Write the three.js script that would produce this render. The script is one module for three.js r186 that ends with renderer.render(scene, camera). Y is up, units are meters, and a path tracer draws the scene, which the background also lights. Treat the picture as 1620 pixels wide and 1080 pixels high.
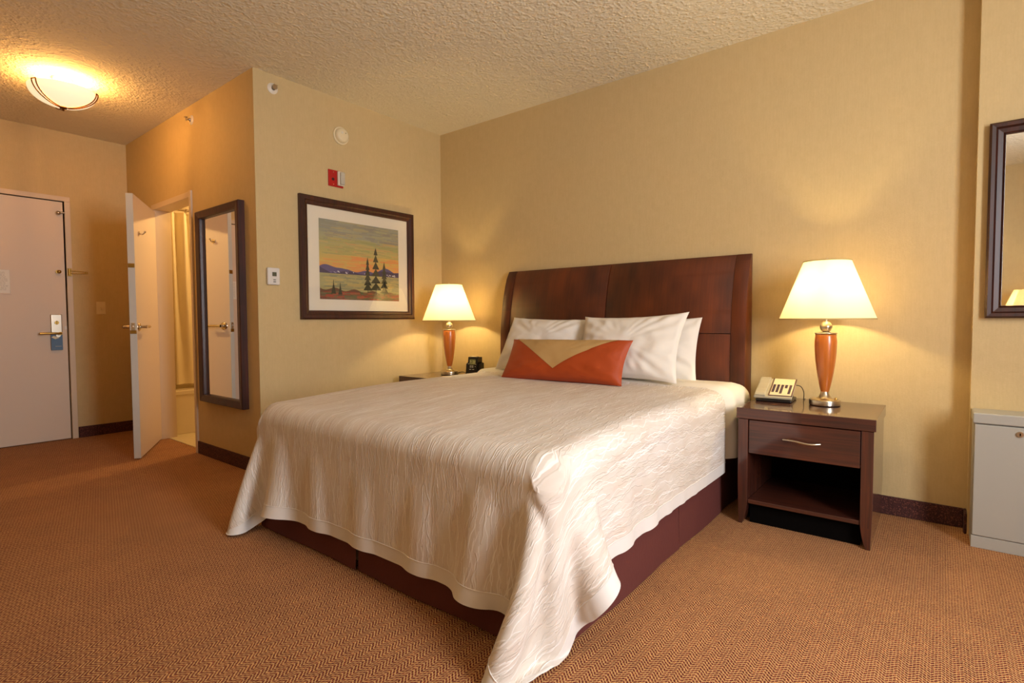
import * as THREE from 'three';
import { RoundedBoxGeometry } from 'three/addons/geometries/RoundedBoxGeometry.js';
import { mergeGeometries, mergeVertices, toCreasedNormals } from 'three/addons/utils/BufferGeometryUtils.js';
import { ImprovedNoise } from 'three/addons/math/ImprovedNoise.js';
import { RectAreaLightUniformsLib } from 'three/addons/lights/RectAreaLightUniformsLib.js';

// ------------------------------------------------------------------ camera, sky, light, exposure
const scene = new THREE.Scene();
const camera = new THREE.PerspectiveCamera(64.82, 1620 / 1080, 0.05, 60);
camera.position.set(3.617, 1.055, 3.4975);
camera.up.set(-0.02092, 0.99919, -0.03429);
camera.lookAt(3.617 - 0.62296, 1.055 - 0.03986, 3.4975 - 0.78124);

const SKY = new THREE.Color().setRGB(0.80, 0.90, 1.0).multiplyScalar(1.2);
scene.background = SKY;
RectAreaLightUniformsLib.init();

const LAMP_COLOR = new THREE.Color().setRGB(1.0, 0.76, 0.36);
const HALL_COLOR = new THREE.Color().setRGB(1.0, 0.50, 0.14);
const LAMP_CD = 0.85;          // bulb of each bedside lamp
const HALL_CD = 1.3;          // bulb of the hall ceiling bowl
const BATH_CD = 4.0;
const windowLight = new THREE.RectAreaLight(new THREE.Color().setRGB(0.95, 0.96, 1.0), 25.0, 0.9, 1.6);
windowLight.position.set(5.27, 1.62, 2.3);
windowLight.lookAt(0, 1.62, 2.3);
scene.add(windowLight);

const renderer = new THREE.WebGLRenderer({ antialias: true });
renderer.toneMapping = THREE.LinearToneMapping;
renderer.toneMappingExposure = 1.0;
renderer.shadowMap.enabled = true;

// ------------------------------------------------------------------ helpers
function rng(seed) { let s = seed >>> 0; return () => { s = (s + 0x6D2B79F5) | 0; let t = Math.imul(s ^ (s >>> 15), 1 | s); t = (t + Math.imul(t ^ (t >>> 7), 61 | t)) ^ t; return ((t ^ (t >>> 14)) >>> 0) / 4294967296; }; }
const perlin = new ImprovedNoise();
const clamp = (x, a = 0, b = 1) => Math.min(b, Math.max(a, x));
const smooth = (a, b, x) => { const t = clamp((x - a) / (b - a)); return t * t * (3 - 2 * t); };
const lerp = (a, b, t) => a + (b - a) * t;
const names = {};
function numbered(name) { const k = names[name] = (names[name] ?? -1) + 1; return k ? `${name}_${String(k).padStart(3, '0')}` : name; }
function obj(name, geo, mat, parent = scene) {
  const g = Array.isArray(geo) ? merge(geo) : geo;
  const m = new THREE.Mesh(g, mat); m.name = parent === scene ? numbered(name) : name; parent.add(m); return m;
}
function merge(list) {
  const l = list.map((g) => { const n = g.index ? g.toNonIndexed() : g; for (const k of Object.keys(n.attributes)) if (!['position', 'normal', 'uv'].includes(k)) n.deleteAttribute(k); n.morphAttributes = {}; return n; });
  return l.length === 1 ? l[0] : mergeGeometries(l, false);
}
function thing(name, label, category, pos = [0, 0, 0], turn = 0, group) {
  const o = new THREE.Group(); o.name = numbered(name); o.position.set(...pos); o.rotation.y = turn; scene.add(o);
  o.userData = { label, category }; if (group) o.userData.group = group; return o;
}
function tag(o, label, category, group) { o.userData = { label, category }; if (group) o.userData.group = group; return o; }
function struct(o, label, category) { o.userData = { kind: 'structure', label, category }; return o; }
function structGroup(name, label, category, pos = [0, 0, 0], turn = 0) { const o = thing(name, label, category, pos, turn); o.userData.kind = 'structure'; return o; }
// uv in metres, v along the grain axis
function uvm(geo, grain = 'y', off = 0) {
  const g = geo.index ? geo.toNonIndexed() : geo; const p = g.attributes.position, n = p.count, uv = new Float32Array(n * 2), gi = 'xyz'.indexOf(grain);
  const a = new THREE.Vector3(), b = new THREE.Vector3(), c = new THREE.Vector3();
  for (let i = 0; i < n; i += 3) {
    a.fromBufferAttribute(p, i); b.fromBufferAttribute(p, i + 1); c.fromBufferAttribute(p, i + 2);
    const q = new THREE.Vector3().subVectors(b, a).cross(new THREE.Vector3().subVectors(c, a)); const w = [Math.abs(q.x), Math.abs(q.y), Math.abs(q.z)];
    const d = w.indexOf(Math.max(...w)); let vi, ui;
    if (d === gi) { ui = (d + 1) % 3; vi = (d + 2) % 3; } else { vi = gi; ui = 3 - d - gi; }
    [a, b, c].forEach((t, k) => { const e = t.toArray(); uv[(i + k) * 2] = e[ui] + off; uv[(i + k) * 2 + 1] = e[vi] + off * 1.7; });
  }
  g.setAttribute('uv', new THREE.BufferAttribute(uv, 2)); return g;
}
// box between two corners
function bx(x0, x1, y0, y1, z0, z1, r = 0, grain = 'y', off = 0) {
  const w = x1 - x0, h = y1 - y0, d = z1 - z0;
  const g = r > 0 ? new RoundedBoxGeometry(w, h, d, 2, Math.min(r, w * 0.49, h * 0.49, d * 0.49)) : new THREE.BoxGeometry(w, h, d);
  g.translate((x0 + x1) / 2, (y0 + y1) / 2, (z0 + z1) / 2); return uvm(g, grain, off);
}
function tube(pts, r, seg = 24, rad = 8, closed = false) { return new THREE.TubeGeometry(new THREE.CatmullRomCurve3(pts.map((p) => new THREE.Vector3(...p)), closed), seg, r, rad, closed); }
function lathe(pts, seg = 40) { return new THREE.LatheGeometry(pts.map((p) => new THREE.Vector2(...p)), seg); }
function cyl(r0, r1, h, seg = 24) { return new THREE.CylinderGeometry(r0, r1, h, seg); }
function tx(g, x = 0, y = 0, z = 0, rx = 0, ry = 0, rz = 0) { g.applyMatrix4(new THREE.Matrix4().makeRotationFromEuler(new THREE.Euler(rx, ry, rz))); g.translate(x, y, z); return g; }
function extrude(shape, depth, bevel = 0, seg = 12) {
  return new THREE.ExtrudeGeometry(shape, { depth, bevelEnabled: bevel > 0, bevelThickness: bevel, bevelSize: bevel, bevelOffset: -bevel, bevelSegments: 2, curveSegments: seg });
}
function poly(pts) { const s = new THREE.Shape(); pts.forEach((p, i) => (i ? s.lineTo(...p) : s.moveTo(...p))); s.closePath(); return s; }
// mitred picture frame in the xy plane, centred, back at z = 0; profile = [inset, depth] from outside to inside
function frameGeo(w, h, profile) {
  const pos = []; const corner = (k, inset) => [(k === 0 || k === 3 ? -1 : 1) * (w / 2 - inset), (k < 2 ? -1 : 1) * (h / 2 - inset)];
  for (let k = 0; k < 4; k++) for (let i = 0; i < profile.length - 1; i++) {
    const k2 = (k + 1) % 4, [i0, d0] = profile[i], [i1, d1] = profile[i + 1];
    const A = [...corner(k, i0), d0], B = [...corner(k2, i0), d0], C = [...corner(k2, i1), d1], D = [...corner(k, i1), d1];
    pos.push(...A, ...B, ...C, ...A, ...C, ...D);
  }
  const g = new THREE.BufferGeometry(); g.setAttribute('position', new THREE.Float32BufferAttribute(pos, 3)); g.computeVertexNormals(); return uvm(g, 'y');
}
function canvasTex(w, h, draw, size, srgb = true) {
  const c = document.createElement('canvas'); c.width = w; c.height = h; draw(c.getContext('2d'), w, h);
  const t = new THREE.CanvasTexture(c); t.wrapS = t.wrapT = THREE.RepeatWrapping; if (size) t.repeat.set(1 / size[0], 1 / size[1]); if (srgb) t.colorSpace = THREE.SRGBColorSpace; return t;
}
function dataTex(n, f, size, srgb = true) {
  const d = new Uint8Array(n * n * 4), o = [0, 0, 0];
  for (let j = 0; j < n; j++) for (let i = 0; i < n; i++) { f(i / n, j / n, o, i, j); const k = (j * n + i) * 4; d[k] = clamp(o[0], 0, 255); d[k + 1] = clamp(o[1], 0, 255); d[k + 2] = clamp(o[2], 0, 255); d[k + 3] = 255; }
  const t = new THREE.DataTexture(d, n, n); t.magFilter = THREE.LinearFilter; t.minFilter = THREE.LinearMipmapLinearFilter; t.generateMipmaps = true; t.wrapS = t.wrapT = THREE.RepeatWrapping;
  if (size) t.repeat.set(1 / size, 1 / size); if (srgb) t.colorSpace = THREE.SRGBColorSpace; t.needsUpdate = true; return t;
}
// periodic value noise on a lattice
function lattice(seed, n) { const r = rng(seed), a = new Float32Array(n * n).map(() => r()); return (u, v, m = n) => { const x = u * m, y = v * m, xi = Math.floor(x), yi = Math.floor(y), fx = x - xi, fy = y - yi; const sx = fx * fx * (3 - 2 * fx), sy = fy * fy * (3 - 2 * fy); const at = (i, j) => a[(((j % m) + m) % m % n) * n + (((i % m) + m) % m % n)]; return lerp(lerp(at(xi, yi), at(xi + 1, yi), sx), lerp(at(xi, yi + 1), at(xi + 1, yi + 1), sx), sy); }; }
const std = (color, roughness = 0.6, more = {}) => new THREE.MeshStandardMaterial({ color, roughness, metalness: 0, ...more });
const phys = (color, roughness, more = {}) => new THREE.MeshPhysicalMaterial({ color, roughness, ...more });

// ------------------------------------------------------------------ materials
const N1 = lattice(11, 256), N2 = lattice(12, 256), N3 = lattice(13, 256);
// carpet: herringbone of rust and tan yarns
const carpetSize = 1.04, carpetN = 2048;
function carpetAt(u, v) {
  const x = u * carpetSize, y = v * carpetSize, col = Math.floor(x / 0.026), sgn = col % 2 ? 1 : -1;
  const xl = x - col * 0.026, k = 0.0130;
  const a = (y + sgn * xl) / k, ai = Math.floor(a), b = (xl - sgn * 0) / 0.0087, bi = Math.floor(b);
  const fa = a - ai, fb = b - bi;
  const j = N1(u, v, 80) - 0.5;
  const da = Math.abs(fa - 0.5 + j * 0.26), db = Math.abs(fb - 0.5 + (N2(u, v, 70) - 0.5) * 0.22);
  const dot = (1 - smooth(0.19, 0.37, da)) * (1 - smooth(0.30 + 0.08 * j, 0.50, db));
  return [dot, ai * 7 + bi * 3 + col * 13];
}
const hash = (n) => { const s = Math.sin(n * 12.9898) * 43758.5453; return s - Math.floor(s); };
const carpetMap = dataTex(carpetN, (u, v, o) => {
  const [d, id] = carpetAt(u, v); const h = hash(id % 997), n = N2(u, v, 250) - 0.5, w = N3(u, v, 9) - 0.5, f = N1(u, v, 230) - 0.5;
  const t = d * (0.80 + 0.25 * h);
  o[0] = lerp(200, 104, t) + n * 26 + w * 10 + f * 14; o[1] = lerp(152, 34, t) + n * 24 + w * 8 + f * 12; o[2] = lerp(95, 20, t) + n * 16 + w * 5 + f * 8;
}, carpetSize);
const carpetBump = dataTex(1024, (u, v, o) => { const [d] = carpetAt(u, v); const g = 190 - d * 120 + (N2(u, v, 250) - 0.5) * 110; o[0] = o[1] = o[2] = g; }, carpetSize, false);
const M = {};
M.carpet = std(0xffffff, 0.97, { map: carpetMap, bumpMap: carpetBump, bumpScale: 0.004 });
// wallpaper: fine vertical slub
const wallMap = (r, g, b, amt) => dataTex(512, (u, v, o) => { const s = (N1(u, v * 0.06, 220) - 0.5) * 0.6 + (N2(u, v * 0.5, 160) - 0.5) * 0.5 + (N3(u, v, 24) - 0.5) * 0.5; o[0] = r + s * amt; o[1] = g + s * amt; o[2] = b + s * amt; }, 0.8);
const wallBump = dataTex(512, (u, v, o) => { o[0] = o[1] = o[2] = 128 + (N1(u, v * 0.25, 240) - 0.5) * 120 + (N2(u, v, 200) - 0.5) * 80; }, 0.8, false);
M.wall = std(0xffffff, 0.72, { map: wallMap(201, 176, 127, 6), bumpMap: wallBump, bumpScale: 0.0006 });
M.bathWall = std(0xd9c6a0, 0.6);
const popcorn = dataTex(1024, (u, v, o) => { let h = 0; h += Math.pow(N1(u, v, 120), 2) * 130; h += Math.pow(N2(u, v, 64), 2) * 110; h += (N3(u, v, 250) - 0.5) * 50; o[0] = o[1] = o[2] = h; }, 1.3, false);
M.ceiling = std(0xe6dcc2, 0.95, { bumpMap: popcorn, bumpScale: 0.006 });
M.paint = std(0xdcc9b4, 0.5);            // doors
M.steel = std(0xd4c0a6, 0.5);            // door frames
M.doorEdge = std(0xc9c6bd, 0.5);
// dark mahogany
const woodMap = (c0, c1, seed) => dataTex(1024, (u, v, o) => {
  const w = N1(u, v, 6) * 0.25; const g = N2(u + w * 0.03, v * 0.035 + seed, 190), g2 = N3(u, v * 0.02, 60), p = N1(u, v, 5);
  const t = clamp(0.45 * g + 0.3 * g2 + 0.35 * p - 0.05); for (let k = 0; k < 3; k++) o[k] = lerp(c0[k], c1[k], t);
}, 0.9);
const cloudWood = (c0, c1) => dataTex(1024, (u, v, o) => {
  const g = N2(u, v * 0.05, 200), c = N1(u, v * 0.6, 9), c2 = N3(u, v * 0.5, 26), t = clamp(0.18 * g + 0.55 * c + 0.32 * c2 - 0.02); for (let k = 0; k < 3; k++) o[k] = lerp(c0[k], c1[k], t);
}, 1.3);
M.darkWood = phys(0xffffff, 0.55, { map: woodMap([42, 13, 4], [96, 40, 13], 0), clearcoat: 1.0, clearcoatRoughness: 0.1 });
M.headboardWood = phys(0xffffff, 0.45, { map: cloudWood([50, 18, 7], [114, 51, 17]), clearcoat: 0.12, clearcoatRoughness: 0.3 });
M.frameWood = phys(0xffffff, 0.42, { map: woodMap([34, 11, 6], [84, 36, 18], 0.6), clearcoat: 0.08, clearcoatRoughness: 0.3 });
M.lampWood = phys(0xffffff, 0.28, { map: woodMap([176, 90, 28], [206, 124, 52], 0.1), clearcoat: 0.4, clearcoatRoughness: 0.2 });
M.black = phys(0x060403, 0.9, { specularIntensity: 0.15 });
M.blackPlastic = std(0x191413, 0.35);
M.nickel = std(0xc9bda9, 0.28, { metalness: 1 });
M.chrome = std(0xd6cdc0, 0.16, { metalness: 1 });
M.brass = std(0xb08d48, 0.3, { metalness: 1 });
M.bronze = std(0x6a4526, 0.45, { metalness: 1 });
M.mirror = std(0xf2f2f0, 0.015, { metalness: 1 });
M.glass = phys(0xffffff, 0.0, { transmission: 1, thickness: 0, ior: 1.5 });
M.mat = std(0xe6dcc8, 0.9);
M.white = std(0xe4dcd0, 0.5);
M.whitePlastic = std(0xdfd5c4, 0.45);
M.cream = std(0xe3d2ab, 0.45);
M.silverPlastic = std(0xb3a88e, 0.4);
M.red = std(0xb4140c, 0.45);
M.clear = phys(0xe8e2d4, 0.15, { transmission: 0.5, thickness: 0 });
M.lcd = std(0x7d8255, 0.3);
M.acPaint = std(0xaaa79d, 0.42);
M.skirt = std(0x5a2620, 0.85, { bumpMap: wallBump, bumpScale: 0.0008 });
M.linen = std(0xe9e2d8, 0.9);
M.bulb = std(0xffffff, 0.5, { emissive: LAMP_COLOR, emissiveIntensity: 6 });
M.shade = phys(0xf6e6bd, 1.0, { transmission: 0.55, thickness: 0, side: THREE.DoubleSide });
M.shadeTrim = std(0xb49a62, 0.8);
M.bowl = std(0xf6ead0, 0.5, { emissive: new THREE.Color().setRGB(1.0, 0.80, 0.50), emissiveIntensity: 0.85, side: THREE.DoubleSide });
const baseMap = dataTex(512, (u, v, o) => { const a = Math.pow(N1(u, v, 110), 2), b = N2(u, v, 160); const t = clamp((a * 1.3 + b * 0.7 - 0.75) * 2); o[0] = lerp(58, 116, t); o[1] = lerp(24, 66, t); o[2] = lerp(22, 52, t); }, 0.35);
M.base = std(0xffffff, 0.85, { map: baseMap });
// coverlet: raised wandering threads that run the length of the bed
function threads(ctx, w, h, bump) {
  ctx.fillStyle = bump ? 'rgb(70,70,70)' : 'rgb(212,200,187)'; ctx.fillRect(0, 0, w, h); ctx.lineCap = 'round';
  const r = rng(77);
  if (!bump) for (let i = 0; i < 500; i++) { ctx.fillStyle = r() < 0.5 ? 'rgba(232,224,216,0.16)' : 'rgba(208,194,180,0.13)'; ctx.beginPath(); ctx.ellipse(r() * w, r() * h, 20 + r() * 70, 60 + r() * 200, 0, 0, 7); ctx.fill(); }
  for (let i = 0; i < 520; i++) {
    let x = r() * w, y = r() * h; const len = 120 + r() * 380, ph = r() * 7, wl = 160 + r() * 260, am = 4 + r() * 12, dr = (r() - 0.5) * 0.25, lw = 3.2 + r() * 3.2, al = 0.4 + r() * 0.6;
    for (const ox of [-w, 0, w]) for (const oy of [-h, 0, h]) {
      if (x + ox < -80 || x + ox > w + 80 || y + oy + len < 0 || y + oy > h) continue;
      ctx.beginPath();
      for (let s = 0; s <= len; s += 6) { const px = x + ox + dr * s + am * Math.sin(ph + s / wl * 6.28) + 2.5 * Math.sin(s / 13 + ph * 3), py = y + oy + s; s ? ctx.lineTo(px, py) : ctx.moveTo(px, py); }
      if (bump) { ctx.strokeStyle = `rgba(140,140,140,${al * 0.6})`; ctx.lineWidth = lw * 1.8; ctx.stroke(); ctx.strokeStyle = `rgba(235,235,235,${al})`; ctx.lineWidth = lw; ctx.stroke(); }
      else { ctx.strokeStyle = `rgba(246,242,238,${al * 0.85})`; ctx.lineWidth = lw; ctx.stroke(); }
    }
  }
}
M.coverlet = std(0xffffff, 0.62, { map: canvasTex(2048, 2048, (c, w, h) => threads(c, w, h, false), [1.15, 1.15]), bumpMap: canvasTex(2048, 2048, (c, w, h) => threads(c, w, h, true), [1.15, 1.15], false), bumpScale: 0.0021, side: THREE.DoubleSide });
M.hem = std(0xe0dad4, 0.7, { side: THREE.DoubleSide });
M.sheet = std(0xe8dfd0, 0.9, { side: THREE.DoubleSide });
M.orange = phys(0xa6400e, 0.55, { sheen: 0.3, sheenColor: new THREE.Color(0xd87a38), sheenRoughness: 0.5 });
M.tan = phys(0xbc9862, 0.6, { sheen: 0.4, sheenColor: new THREE.Color(0xd8b880), sheenRoughness: 0.5 });
M.tile = std(0xe0d2ad, 0.3);
M.grout = std(0xb09c74, 0.9);
M.tub = std(0xe9dcbd, 0.2);
M.showerCurtain = phys(0xf0e2bf, 0.9, { transmission: 0.15, thickness: 0, side: THREE.DoubleSide });
M.drape = phys(0xb9a07a, 0.95, { side: THREE.DoubleSide });
M.blueCard = std(0x4f6f8f, 0.45);

// ------------------------------------------------------------------ the room
const H = 2.7446, W1 = 1.7165, L = 2.5257, XR = 3.7367, XE = 5.3, ZS = 4.9;
const floor = struct(obj('floor', [bx(0, XE, -0.1, 0, 0, ZS), bx(-L - 0.1, 0, -0.1, 0, 1.66, 3.4)], M.carpet), 'rust and tan herringbone carpet of the bedroom and hall', 'carpet');
{ const p = floor.geometry.attributes.position, uv = floor.geometry.attributes.uv; for (let i = 0; i < p.count; i++) uv.setXY(i, p.getX(i), p.getZ(i)); }
struct(obj('ceiling', bx(-L - 0.1, XE + 0.1, H, H + 0.1, -0.1, ZS + 0.1), M.ceiling), 'cream textured popcorn ceiling over bedroom and hall', 'ceiling');
struct(obj('wall_north', bx(-0.11, XR, 0, H, -0.1, 0), M.wall), 'beige papered wall behind the bed', 'wall');
struct(obj('wall_north_projection', bx(XR, XE, 0, H, -0.1, 0.1), M.wall), 'beige papered projecting wall above the heating cabinet', 'wall');
struct(obj('wall_west', bx(-0.11, 0, 0, H, 0, 1.6), M.wall), 'beige papered wall holding the landscape picture', 'wall');
struct(obj('wall_hall', [bx(-L, -1.845, 0, H, 1.6, W1), bx(-1.055, 0, 0, H, 1.6, W1), bx(-1.845, -1.055, 2.05, H, 1.6, W1)], M.wall), 'beige papered hall wall with the bathroom doorway', 'wall');
struct(obj('wall_entry', [bx(-L - 0.1, -L, 0, H, 1.6, 2.2), bx(-L - 0.1, -L, 0, H, 3.14, 3.4), bx(-L - 0.1, -L, 2.13, H, 2.2, 3.14)], M.wall), 'beige papered end wall of the hall around the entry door', 'wall');
struct(obj('wall_hall_south', bx(-L, 0.3, 0, H, 3.4, 3.5), M.wall), 'beige papered hall wall opposite the bathroom door', 'wall');
struct(obj('wall_closet', bx(0.2, 0.3, 0, H, 3.5, ZS), M.wall), 'beige papered short wall at the hall end', 'wall');
struct(obj('wall_south', bx(0.2, XE, 0, H, ZS, ZS + 0.1), M.wall), 'beige papered wall opposite the bed', 'wall');
const wy0 = 0.82, wy1 = 2.42, wz0 = 1.85, wz1 = 2.75;
struct(obj('wall_east', [bx(XE, XE + 0.1, 0, H, -0.1, wz0), bx(XE, XE + 0.1, 0, H, wz1, ZS), bx(XE, XE + 0.1, 0, wy0, wz0, wz1), bx(XE, XE + 0.1, wy1, H, wz0, wz1)], M.wall), 'beige papered wall with the window', 'wall');
{
  const w = structGroup('window_1', 'white framed window with two panes in the wall opposite the hall', 'window', [XE + 0.05, 0, 0]);
  obj('window_frame', [bx(-0.04, 0.04, wy0, wy0 + 0.05, wz0, wz1), bx(-0.04, 0.04, wy1 - 0.05, wy1, wz0, wz1), bx(-0.04, 0.04, wy0 + 0.05, wy1 - 0.05, wz0, wz0 + 0.05), bx(-0.04, 0.04, wy0 + 0.05, wy1 - 0.05, wz1 - 0.05, wz1), bx(-0.03, 0.03, wy0 + 0.05, wy1 - 0.05, 2.28, 2.32)], M.white, w);
  obj('pane', bx(-0.003, 0.003, wy0 + 0.05, wy1 - 0.05, wz0 + 0.05, 2.28), M.glass, w); obj('pane', bx(-0.003, 0.003, wy0 + 0.05, wy1 - 0.05, 2.32, wz1 - 0.05), M.glass, w);
}
for (const [z0, z1, lab] of [[1.37, 1.85, 'tan window drape gathered on the headboard side of the window'], [2.75, 3.23, 'tan window drape gathered on the far side of the window']]) {
  const n = 90, pts = [], back = [];
  for (let i = 0; i <= n; i++) { const t = i / n, z = lerp(z0, z1, t), x = 5.20 + 0.025 * Math.sin(t * 44) + 0.008 * Math.sin(t * 17); pts.push([z, x]); back.unshift([z, x + 0.006]); }
  const g = extrude(poly([...pts, ...back]), 2.5); g.applyMatrix4(new THREE.Matrix4().makeBasis(new THREE.Vector3(0, 0, 1), new THREE.Vector3(1, 0, 0), new THREE.Vector3(0, 1, 0))); g.translate(0, 0.03, 0);
  tag(obj('window_drape', toCreasedNormals(g, 0.9), M.drape), lab, 'curtain');
}
// baseboards
const BH = 0.1;
function baseboard(name, x0, x1, z0, z1, label) { return struct(obj(name, bx(x0, x1, 0, BH, z0, z1, 0.004, 'x'), M.base), label, 'baseboard'); }
baseboard('baseboard_north', 0.012, XR - 0.012, 0, 0.012, 'dark maroon patterned baseboard along the wall behind the bed');
baseboard('baseboard_projection', XR - 0.012, XR, 0, 0.1, 'short dark baseboard return beside the heating cabinet');
baseboard('baseboard_west', 0, 0.012, 0, W1, 'dark maroon baseboard under the landscape picture');
baseboard('baseboard_hall', -1.02, 0.012, W1, W1 + 0.012, 'dark maroon baseboard under the hall mirror');
baseboard('baseboard_hall_corner', -L, -1.88, W1, W1 + 0.012, 'short dark baseboard behind the open bathroom door');
baseboard('baseboard_entry', -L, -L + 0.012, W1 + 0.012, 2.155, 'dark maroon baseboard beside the entry door');
baseboard('baseboard_south', 0.3, XE, ZS - 0.012, ZS, 'dark maroon baseboard along the wall opposite the bed');

// ------------------------------------------------------------------ bathroom
{
  const f = structGroup('floor_bathroom', 'cream square tiled bathroom floor', 'tile floor');
  obj('grout', bx(-2.62, -0.11, -0.1, -0.004, 0, 1.66), M.grout, f);
  for (let i = 0; i < 8; i++) for (let j = 0; j < 5; j++) { const x0 = -2.62 + i * 0.318, z1 = 1.655 - j * 0.333, x1 = Math.min(x0 + 0.313, -0.112), z0 = Math.max(z1 - 0.328, 0.002); obj('tile', bx(x0, x1, -0.006, 0.003, z0, z1, 0.0015), M.tile, f); }
  struct(obj('wall_bathroom_west', bx(-2.72, -2.62, 0, 2.45, -0.1, 1.6), M.bathWall), 'cream bathroom wall behind the bathtub', 'wall');
  struct(obj('wall_bathroom_north', bx(-2.62, -0.11, 0, 2.45, -0.1, 0), M.bathWall), 'cream bathroom wall at the far end of the tub', 'wall');
  struct(obj('ceiling_bathroom', bx(-2.72, -0.11, 2.45, 2.55, -0.1, 1.6), M.white), 'white bathroom ceiling', 'ceiling');
  const t = thing('bathtub', 'cream alcove bathtub with a plain apron behind the bathroom door', 'bathtub', [-2.26, 0, 0.8]);
  const outer = new THREE.Shape(); outer.moveTo(-0.35, -0.79); outer.lineTo(0.35, -0.79); outer.lineTo(0.35, 0.79); outer.lineTo(-0.35, 0.79); outer.closePath();
  const hole = new THREE.Path(); hole.absellipse(0, 0, 0.26, 0.68, 0, Math.PI * 2, true); outer.holes.push(hole);
  obj('rim', tx(extrude(outer, 0.03, 0.008, 40), 0, 0.375, 0, -Math.PI / 2), M.tub, t);
  obj('apron', bx(0.315, 0.343, 0.0, 0.375, -0.78, 0.78, 0.01), M.tub, t);
  obj('basin', tx(lathe([[0, 0.06], [0.2, 0.065], [0.235, 0.1], [0.258, 0.374]], 48), 0, 0, 0).scale(1, 1, 2.6), M.tub, t);
  // curtain gathered inside the tub
  const rod = obj('shower_rod', tx(cyl(0.0125, 0.0125, 1.59), -1.965, 2.1, 0.8, Math.PI / 2), M.chrome); tag(rod, 'chrome shower curtain rod above the bathtub', 'rod');
  const NU = 120, NV = 40, pos = [], idx = [];
  for (let j = 0; j <= NV; j++) for (let i = 0; i <= NU; i++) {
    const u = i / NU, v = j / NV, y = lerp(2.075, 0.46, v), z0 = lerp(1.555, 1.52, v), tie = Math.exp(-Math.pow((v - 0.32) / 0.1, 2)) * 0.0;
    const z = z0 - u * (0.85 + 0.1 * v) + tie; const a = 0.022 + 0.012 * Math.sin(u * 9 + v * 3);
    const x = -1.985 + a * Math.sin(u * 52 + 0.8 * Math.sin(v * 2.2 + u * 7)) + 0.012 * perlin.noise(u * 8, v * 3, 1.3) - 0.05 * v;
    pos.push(x, y, z);
  }
  for (let j = 0; j < NV; j++) for (let i = 0; i < NU; i++) { const a = j * (NU + 1) + i; idx.push(a, a + 1, a + NU + 1, a + 1, a + NU + 2, a + NU + 1); }
  const g = new THREE.BufferGeometry(); g.setAttribute('position', new THREE.Float32BufferAttribute(pos, 3)); g.setIndex(idx); g.computeVertexNormals();
  const c = thing('shower_curtain', 'cream shower curtain hanging in folds over the bathtub', 'curtain');
  obj('curtain_cloth', g, M.showerCurtain, c);
  for (let i = 0; i < 8; i++) obj('ring', tx(new THREE.TorusGeometry(0.022, 0.003, 6, 16), -1.965, 2.092, 1.53 - i * 0.115), M.chrome, c);
  const l = thing('bathroom_ceiling_light', 'round flush glass ceiling light in the bathroom', 'ceiling light', [-1.35, 2.45, 0.85]);
  obj('dome', lathe([[0.001, -0.09], [0.06, -0.085], [0.11, -0.06], [0.14, -0.02]]), M.bowl, l);
  obj('base_ring', lathe([[0.14, 0], [0.15, 0], [0.15, -0.025], [0.14, -0.025]]), M.nickel, l);
  obj('bulb', tx(new THREE.SphereGeometry(0.025, 16, 12), 0, -0.045, 0), M.bulb, l);
  const p = new THREE.PointLight(new THREE.Color().setRGB(1.0, 0.63, 0.24), BATH_CD); p.position.set(0, -0.045, 0); p.shadow.radius = 1.2; l.add(p);
}

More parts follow.
